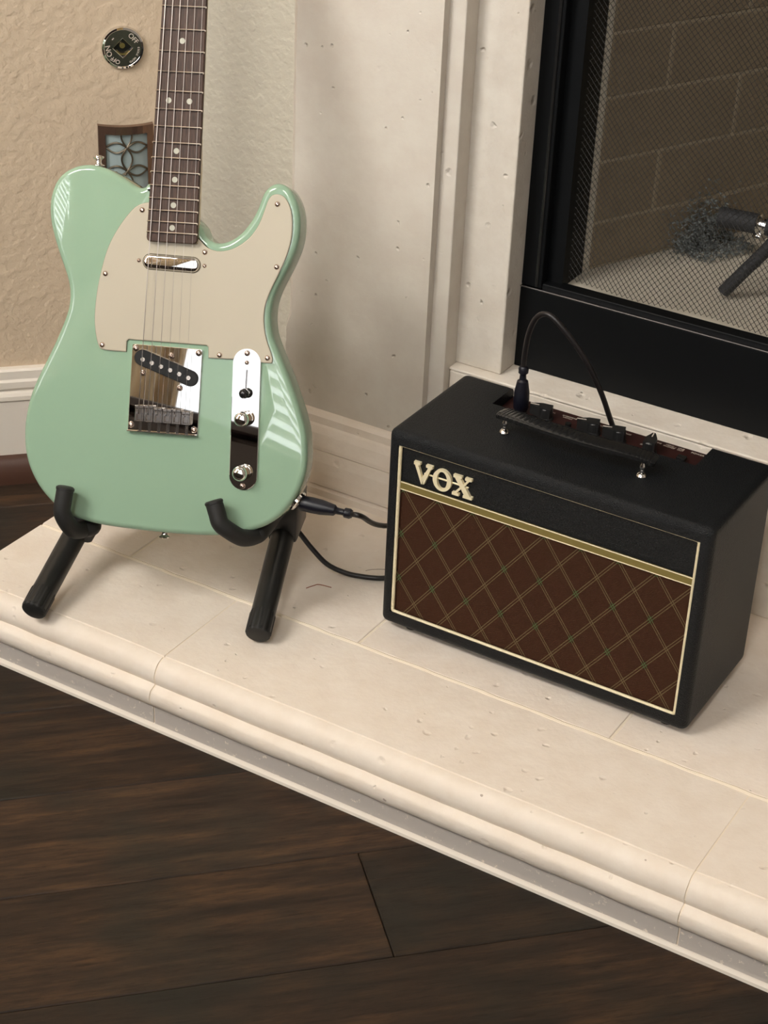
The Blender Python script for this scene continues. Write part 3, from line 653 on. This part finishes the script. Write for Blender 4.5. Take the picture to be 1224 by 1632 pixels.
# logo letters V O X, slab serif, raised
def letter(polys,x,z,sc,sl,name='logo_letter'):
    bm=NB()
    for poly in polys:
        pts=[(x+px_*sc,z+pz*sc+(px_*sc)*sl) for px_,pz in poly]
        prism(bm,pts,lambda a,b:(a,.0008,b),lambda a,b:(a,.0045,b))
    return A(name,bm,'gold_logo',lg_)
lg_=A('logo_bar',box(NB(),.045,.100,.0030,.0044,.2158,.2176,None,.0003,1),'gold_logo',label='gold raised logo reading VOX')
V_=[[(0,1),(0,.86),(.06,.84),(.40,0),(.52,0),(.42,.30),(.22,.86),(.32,.88),(.32,1)],[(.42,.30),(.46,0),(.54,0),(.84,.84),(.92,.86),(.92,1),(.60,1),(.60,.88),(.70,.85)]]
def ring_polys(n=28):
    o=[];
    for i in range(n):
        a=2*math.pi*i/n; b=2*math.pi*(i+1)/n
        f=lambda t:(.46+.46*math.cos(t),.5+.53*math.sin(t)); g_=lambda t:(.46+.25*math.cos(t),.5+.42*math.sin(t))
        o.append([f(a),f(b),g_(b),g_(a)])
    return o
X_=[[(.02,1),(.02,.87),(.10,.86),(.60,.13),(.54,.12),(.54,0),(.98,0),(.98,.13),(.88,.14),(.38,.87),(.44,.88),(.44,1)],
    [(.60,1),(.60,.88),(.68,.86),(.52,.62),(.585,.55),(.80,.86),(.92,.88),(.92,1)],
    [(.0,.0),(.0,.13),(.10,.14),(.36,.46),(.42,.37),(.23,.14),(.34,.12),(.34,0)]]
letter(V_,.0330,.2042,.0252,.010); letter(ring_polys(),.0570,.2040,.0250,.010); letter(X_,.0815,.2040,.0250,.010)
# control panel in the recess on top
cpn=A('control_panel',box(NB(),.0645,.3080,.1185,.1695,.2462,.2476,None,.0003,1),'maroon_panel',label='dark maroon control panel with white lettering')
def text(s,x,y,z,size,m='print_white',rot=0):
    cu=bpy.data.curves.new('t','FONT'); cu.body=s; cu.size=size; cu.align_x='CENTER'; cu.extrude=.00006
    o=bpy.data.objects.new('t',cu); COL.objects.link(o); bpy.context.view_layer.update()
    me=bpy.data.meshes.new_from_object(o.evaluated_get(bpy.context.evaluated_depsgraph_get())); bpy.data.objects.remove(o)
    me.transform(Matrix.Translation((x,y,z))@Matrix.Rotation(rot,4,'Z')); me.materials.clear(); me.materials.append(MATS[m]); me.name='lettering'
    t=bpy.data.objects.new('lettering',me); COL.objects.link(t); t.parent=cpn
for s,x,y,z in (('INPUT',.0830,.1575,.0042),('GAIN',.1180,.1585,.0036),('OVERDRIVE',.1400,.1595,.0034),('SWITCH',.1390,.1560,.0030),('TREBLE',.1760,.1610,.0034),('BASS',.2110,.1610,.0034),('VOLUME',.2440,.1620,.0034),('HEAD',.2600,.1635,.0036),('PHONES',.2600,.1600,.0034),('LINE',.2735,.1635,.0036),('OUT',.2735,.1600,.0034),('POWER',.2930,.1625,.0044)):
    text(s,x,y,.2477,z)
text('/',.2668,.1605,.2477,.006)
for x,y,ang in ((.1190,.1420,188),(.1775,.1420,196),(.2085,.1420,196),(.2470,.1370,100)):
    bm=NB(); lathe(bm,[(0,.0145),(.0060,.0145),(.0072,.0130),(.0078,.0030),(.0088,.0012),(.0088,0),(0,0)],Matrix.Translation((x,y,.2476)),20)
    w=NB(); pr_=[(-.006,.0065),(.006,.0065),(.0185,.0016),(.0185,-.0016),(.006,-.0065),(-.006,-.0065)]
    w.free(); w=prism(NB(),pr_,lambda a,b:(a,b,.003),lambda a,b:(a,b,.0150))
    merge(bm,w,Matrix.Translation((x,y,.2476))@Matrix.Rotation(math.radians(ang),4,'Z'))
    kn=A('control_knob',bm,'black_plastic',cpn)
    ln=box(NB(),.0085,.0187,-.0006,.0006,.0145,.0154); ln.transform(Matrix.Translation((x,y,.2476))@Matrix.Rotation(math.radians(ang),4,'Z')); A('pointer_line',ln,'print_white',cpn)
for x in (.1120,.1680,.1990,.2390):
    for q in (0,.006): A('scale_mark',box(NB(),x-.0075+q,x-.0045+q,.1478,.1505,.2476,.2478),'print_dim',cpn)
A('power_switch',box(NB(),.2790,.2890,.1350,.1440,.2476,.2530,None,.001,2),'black_gloss',cpn)
A('overdrive_switch',cyl(NB(),(.1480,.140,.2476),(.1480,.140,.2515),.0035,n=14),'black_gloss',cpn)
# handle: ribbed strap on two silver posts
hp=spline([(.1000,.0700,.2790),(.1080,.0680,.2805),(.1350,.0615,.2835),(.1700,.0560,.2855),(.2080,.0550,.2860),(.2450,.0605,.2845),(.2700,.0665,.2815),(.2830,.0690,.2780)],24)
bm=NB(); rings=[]; k=len(hp)
for i,p in enumerate(hp):
    t=(hp[min(i+1,k-1)]-hp[max(i-1,0)]).normalized(); s=Vector((-t.y,t.x,0)).normalized(); up=t.cross(s).normalized()
    if up.z<0: up=-up
    f=i/(k-1); endt=min(1,min(f,1-f)/.06); w=.0118*(.62+.38*math.sqrt(endt)); hh=.0036*(1+.0*endt); rib=.00045 if (i%5==0 and .06<f<.94) else 0
    ring=[]
    for j in range(14):
        a=2*math.pi*j/14; ca_,sa_=math.cos(a),math.sin(a)
        ring.append(bm.verts.new(p+s*(math.copysign(abs(ca_)**.6,ca_)*(w-rib))+up*(math.copysign(abs(sa_)**.6,sa_)*(hh-rib*.9)-.0015*ca_*0)))
    rings.append(ring)
for a,b in zip(rings,rings[1:]):
    for j in range(14): bm.faces.new((a[j],a[(j+1)%14],b[(j+1)%14],b[j]))
bm.faces.new(rings[0]); bm.faces.new(rings[-1])
hd=A('handle',bm,'black_gloss',smooth=True,label='black ribbed strap handle')
for x,y in ((.1075,.0640),(.2710,.0620)):
    A('handle_post',lathe(NB(),[(0,.0),(.0052,0),(.0056,.0012),(.0046,.0034),(.0022,.0048),(.0020,.0075),(.0032,.0090),(.0034,.0125),(.0022,.0145),(.0020,.0190),(0,.0190)],Matrix.Translation((x,y,.2600)),18),'silver',hd,True)
A('input_jack',lathe(NB(),[(0,.0035),(.0050,.0035),(.0075,.0022),(.0080,0),(0,0)],Matrix.Translation((.0885,.1400,.2476)),6),'black_plastic',cpn)
# ================================================================ INSTRUMENT CABLE
cb=tag(empty('instrument_cable',(-.05,.09,0)),'black instrument cable plugged into the guitar jack and the amplifier input','cable')
def CB(name,bm,m='cable_black',smooth=True,label=None):
    o=keep(obj(name,bm,m,None,smooth),cb)
    if label: o['label']=label
    return o
J0=gw(*(jp+jd*.003)); J1=gw(*(0.1978,-0.0976,-0.0225))
def plug(p,q,name='plug'):
    d=(Vector(q)-Vector(p)); ln=d.length
    bm=lathe(NB(),[(0,0),(.0072,.0005),(.0086,.003),(.0090,ln*.30),(.0086,ln*.55),(.0062,ln*.88),(.0052,ln*.90),(.0040,ln*.93),(.0036,ln*1.04),(.0036,ln*1.10),(.0056,ln*1.13),(.0058,ln*1.26),(.0042,ln*1.32),(0,ln*1.32)],frame_to(p,d),20)
    CB(name,bm,'navy_plastic'); 
    tip=frame_to(p,d)@Vector((0,0,-.016)); CB('plug_tip',cyl(NB(),tip,p,.003,n=12),'chrome'); return Vector(p)+d*1.28
e1=plug(J0,J1); A0=Vector((.0885,.1400,.2500)); A1=Vector((.0880,.1400,.2910)); e2=plug(A0,A1)
dj=(J1-J0).normalized()
H=.0042; rc=.0031
path1=[e1,e1+dj*.012,(-0.0450,0.0780,0.0831),(-.020,.1900,.040),(.03,.196,.010),(.09,.2050,H),(.15,.2250,H),(.20,.2350,.012),(.2120,.2250,.05),(.2100,.2050,.13),(.2010,.1850,.20),(.1880,.1600,.262),(.1790,.1450,.300),(.1620,.1330,.338),(.1400,.1260,.366),(.1200,.1250,.3800),(.1040,.1290,.3720),(.0930,.1350,.3480),(.0880,.1395,.3180),e2]
CB('cord',tube(NB(),spline(path1,8),rc,10))
pc=tag(obj('power_cord',tube(NB(),spline([(.24,.2150,.0036),(.15,.2300,.0036),(.05,.2250,.0036),(-.010,.2020,.0036),(-.026,.1500,.0036),(-.036,.1100,.0036),(-.0497,.0880,.0036),(-.0760,.0750,.0040),(-0.0956,0.0701,0.0055),(-0.1138,0.0633,0.0140),(-0.1329,0.0603,0.0300),(-0.1495,0.0589,0.0460),(-0.1592,0.0515,0.0620),(-0.1686,0.0451,0.0740),(-.2450,.1000,.050),(-.3100,.1500,.012),(-.3500,.1850,.0036),(-.40,.19,.0036)],8),.0031,10),'cable_black',None,True),'black cord crossing the hearth low from behind the amplifier to the stand','cord')
# ================================================================ GAS KEY VALVE COVER on the beige wall
def wallM(s,z,off): 
    n=Vector((1,-1,0)).normalized(); t=Vector((1,1,0)).normalized(); p=wl(s,off,z)
    return Matrix(((t.x,0,n.x,p.x),(t.y,0,n.y,p.y),(0,1,0,p.z),(0,0,0,1)))   # x along wall, y up, z out of the wall
VM=wallM(-.2093,.5102,.0)
gk=tag(empty('gas_valve_cover',VM.translation),'round chrome gas key valve cover on the beige wall above the night light','valve cover')
def K(name,bm,m,parent=gk,smooth=False,label=None):
    bm.transform(VM); o=keep(obj(name,bm,m,None,smooth),gk)
    if label: o['label']=label
    return o
bm=NB(); n=48; hq=[]
# disc with a square opening turned on its point
def disc_ring(bm,outer,z):
    return [bm.verts.new((outer*math.cos(2*math.pi*i/n),outer*math.sin(2*math.pi*i/n),z)) for i in range(n)]
def sq_ring(bm,h,z):
    out=[]
    for i in range(n):
        a=2*math.pi*i/n; c,s=math.cos(a),math.sin(a); r=h/(abs(c)+abs(s)); out.append(bm.verts.new((r*c,r*s,z)))
    return out
rg=[disc_ring(bm,.0272,0),disc_ring(bm,.0272,.0030),disc_ring(bm,.0258,.0052),disc_ring(bm,.0236,.0056),disc_ring(bm,.0228,.0050),sq_ring(bm,.0128,.0050),sq_ring(bm,.0122,.0046),sq_ring(bm,.0118,.0)]
for a,b in zip(rg,rg[1:]):
    for i in range(n): bm.faces.new((a[i],a[(i+1)%n],b[(i+1)%n],b[i]))
K('cover_plate',bm,'chrome',smooth=True)
K('face_disc',(lambda b:( [b.faces.new((x,y,y2,x2)) for x,y,y2,x2 in (lambda r1,r2:[(r1[i],r1[(i+1)%n],r2[(i+1)%n],r2[i]) for i in range(n)])(disc_ring(b,.0229,.0052),sq_ring(b,.0131,.0052))],b)[1])(NB()),'dark_steel',label='dark reflective face with embossed ON, OFF and arrows')
K('valve_sleeve',cyl(NB(),(0,0,.0002),(0,0,.0012),.0122,n=28),'black_gloss')
bm=NB(); m_=20; ra=[(.0100,.0012),(.0100,.0042),(.0078,.0042),(.0078,.0012)]
for i in range(m_):
    a=math.radians(-150+120*i/(m_-1)); 
    hq.append([bm.verts.new((r*math.cos(a),r*math.sin(a)+.001,z)) for r,z in ra])
for a,b in zip(hq,hq[1:]):
    for j in range(4): bm.faces.new((a[j],a[(j+1)%4],b[(j+1)%4],b[j]))
bm.faces.new(hq[0]); bm.faces.new(hq[-1]); K('brass_ring',bm,'brass',label='brass valve ring')
K('valve_stem',cyl(NB(),(-.0005,.0030,.001),(-.0005,.0030,.0040),.0034,n=18),'brass')
def ktext(s,ang,r,size):
    cu=bpy.data.curves.new('t','FONT'); cu.body=s; cu.size=size; cu.align_x='CENTER'; cu.align_y='CENTER'; cu.extrude=.0003
    o=bpy.data.objects.new('t',cu); COL.objects.link(o); bpy.context.view_layer.update()
    me=bpy.data.meshes.new_from_object(o.evaluated_get(bpy.context.evaluated_depsgraph_get())); bpy.data.objects.remove(o)
    a=math.radians(ang); me.transform(VM@Matrix.Translation((r*math.cos(a),r*math.sin(a),.0054))@Matrix.Rotation(a-math.pi/2,4,'Z'))
    me.materials.clear(); me.materials.append(MATS['print_white']); me.name='embossed_mark'; t=bpy.data.objects.new('embossed_mark',me); COL.objects.link(t); keep(t,gk)
ktext('OFF',42,.0178,.0086); ktext('ON',190,.0178,.0092); ktext('OFF',237,.0178,.0074); ktext('-',135,.0180,.012)
for i,ch in enumerate('OPEN CLOSE'):
    if ch!=' ': ktext(ch,-62+i*7.0,.0195,.0034)
# ================================================================ NIGHT LIGHT
NM=wallM(-.2105,.3690,.0)
nl=tag(empty('night_light',NM.translation),'bronze framed plug-in night light with petal lattice over frosted panes','night light')
def NLt(name,bm,m,parent=None,smooth=False,label=None):
    # bow the face outward: z rises toward the middle
    for v in bm.verts: v.co.z+= .010*(1-(v.co.x/.036)**2)
    bm.transform(NM); o=keep(obj(name,bm,m,None,smooth),nl)
    if parent: o.parent=parent; o.matrix_parent_inverse=Matrix.Identity(4)
    if label: o['label']=label
    return o
def sbox(x0,x1,y0,y1,z0,z1,n=10):
    bm=NB()
    if x1-x0>.02:
        for i in range(n): box(bm,x0+(x1-x0)*i/n,x0+(x1-x0)*(i+1)/n,y0,y1,z0,z1)
        bmesh.ops.remove_doubles(bm,verts=bm.verts,dist=1e-6)
    else: box(bm,x0,x1,y0,y1,z0,z1)
    return bm
W_=.0350; H1=.0480; H0=-.070
fr=NLt('top_rail',sbox(-W_,W_,H1-.0105,H1,.012,.020),'bronze_frame')
NLt('bottom_rail',sbox(-W_,W_,H0,H0+.0105,.012,.020),'bronze_frame')
NLt('side_rail',sbox(-W_,-W_+.0085,H0+.0105,H1-.0105,.012,.0196),'bronze_frame'); NLt('side_rail',sbox(W_-.0085,W_,H0+.0105,H1-.0105,.012,.0196),'bronze_frame')
NLt('pane',sbox(-W_+.0085,W_-.0085,H0+.0105,H1-.0105,.012,.0145),'frosted_pane',label='frosted blue grey pane')
cw_=W_-.0085; ch_=.0310
def arc2(p,q,b,n=10):
    p=Vector(p);q=Vector(q); d=q-p; s=Vector((-d.y,d.x)).normalized(); return [(*(p+d*(i/n)+s*b*math.sin(math.pi*i/n)),.0165) for i in range(n+1)]
yc=[H1-.0285-ch_*i for i in range(0,4)]
def tb(P): return tube(NB(),P,.0012,6)
for i,y in enumerate(yc[:3]):
    for sgn in (-1,1):
        for b in (-1,1):
            NLt('petal',tb(arc2((0,y),(sgn*cw_,y),b*.0068)),'lattice_metal',smooth=True)
    for b in (-1,1):
        if i<2: NLt('petal',tb(arc2((0,y),(0,yc[i+1]),b*.0068)),'lattice_metal',smooth=True)
for b in (-1,1): NLt('petal',tb(arc2((0,yc[0]),(0,yc[0]+ch_),b*.0068)[:8]),'lattice_metal',smooth=True)
NLt('plug_body',box(NB(),-.02,.02,-.05,.00,-.0095,.0125,None,.003,2),'cream_plastic')
# ================================================================ GAS LOG GRATE in the firebox
gg=tag(empty('log_grate',(.25,.45,.312)),'rough black iron grate leg standing on the firebox floor','grate')
def GG(o,r): return keep(o,r)
p0=Vector((.2030,.4290,.3210)); p1=Vector((.2450,.4420,.3830)); p2=Vector((.2600,.4500,.4150))
GG(obj('grate_leg',tube(NB(),spline([p0,p0.lerp(p1,.5),p1,p2,(.262,.455,.47)],6),.0078,12),'cast_iron',None,True),gg)
GG(obj('grate_leg',tube(NB(),spline([(.262,.62,.321),(.262,.60,.38),(.262,.58,.415)],6),.0078,12),'cast_iron',None,True),gg)
for z in (.415,.47): GG(obj('grate_bar',cyl(NB(),(.262,.44,z),(.262,.66,z),.0078,n=12),'cast_iron',None,True),gg)
for x in (.34,.42,.50,.58): GG(obj('grate_bar',tube(NB(),spline([(x,.40,.50),(x,.44,.42),(x,.60,.415),(x,.68,.50)],5),.0078,10),'cast_iron',None,True),gg)
GG(obj('grate_bar',cyl(NB(),(.255,.50,.417),(.65,.50,.417),.0078,n=12),'cast_iron',None,True),gg)
GG(obj('grate_leg',tube(NB(),spline([(.70,.429,.321),(.66,.442,.383),(.645,.45,.415),(.643,.455,.47)],6),.0078,12),'cast_iron',None,True),gg)
GG(obj('grate_leg',cyl(NB(),(.65,.62,.320),(.65,.60,.415),.0078,n=12),'cast_iron',None,True),gg)
gb=tag(empty('gas_burner',(.19,.56,.312)),'dark gas burner pipe with silver fitting at the back of the firebox','burner')
GG(obj('burner_pipe',cyl(NB(),(.1490,.535,.3700),(.1980,.535,.3720),.0125,n=20),'cast_iron',None,True),gb)
bm=NB(); lathe(bm,[(0,0),(.0118,0),(.0126,.003),(.0095,.005),(.0095,.009),(.0112,.010),(.0104,.013),(0,.014)],frame_to((.197,.535,.372),(1,0,0)),16)
GG(obj('fitting',bm,'silver',None,True),gb)
GG(obj('fitting',lathe(NB(),[(0,0),(.008,0),(.009,.006),(.006,.010),(0,.011)],frame_to((.198,.535,.357),(1,-.4,0)),12),'silver',None,True),gb)
GG(obj('burner_pipe',cyl(NB(),(.21,.535,.371),(.62,.535,.371),.0105,n=16),'cast_iron',None,True),gb)
GG(obj('burner_foot',cyl(NB(),(.30,.535,.312),(.30,.535,.371),.006,n=10),'cast_iron'),gb)
# glowing-ember wool: loose grey fibres heaped behind the burner
vs=[];fs=[];rg2=random.Random(3)
for i in range(1500):
    s=rg2.gauss(.182,.022); hgt=abs(rg2.gauss(0,.028)); o_=rg2.uniform(.004,.030)
    if i%3==0: s=rg2.uniform(.15,.24); hgt=rg2.uniform(0,.012); o_=rg2.uniform(.005,.06)
    c=P0+TD*s+ND*o_; c.z=.3135+hgt
    d=Vector((rg2.uniform(-1,1),rg2.uniform(-1,1),rg2.uniform(-.7,.7))).normalized()*rg2.uniform(.002,.0045); w=d.orthogonal().normalized()*rg2.uniform(.0008,.0018); w2=d.cross(w).normalized()*.0008
    b=len(vs)
    for q in (c-d,c+w,c+w2,c-w,c+d): vs.append(tuple(q))
    fs+= [(b,b+1,b+2),(b,b+2,b+3),(b,b+3,b+1),(b+4,b+2,b+1),(b+4,b+3,b+2),(b+4,b+1,b+3)]
tag(obj('ember_wool',(vs,[],fs),'ember_wool'),'loose grey ember wool heaped on the firebox floor behind the burner','ember wool',kind='stuff')
# ================================================================ STRAY FIBRES on the hearth
tag(obj('stray_fiber',tube(NB(),spline([(-.1148,.0215,.0006),(-.1105,.0310,.0008),(-.1060,.0365,.0010),(-.0911,.0397,.0006)],8),.0005,5),'hair_red',None,True),'short curved reddish fibre lying on the hearth left of the amplifier','fibre')
tag(obj('stray_fiber',tube(NB(),spline([(-.0720,.0860,.0070),(-.0705,.0960,.0040),(-.0650,.1070,.0010),(-.0560,.1130,.0006)],8),.00025,5),'hair_brown',None,True),'thin brown hair curling out from the cable beside the amplifier','fibre')
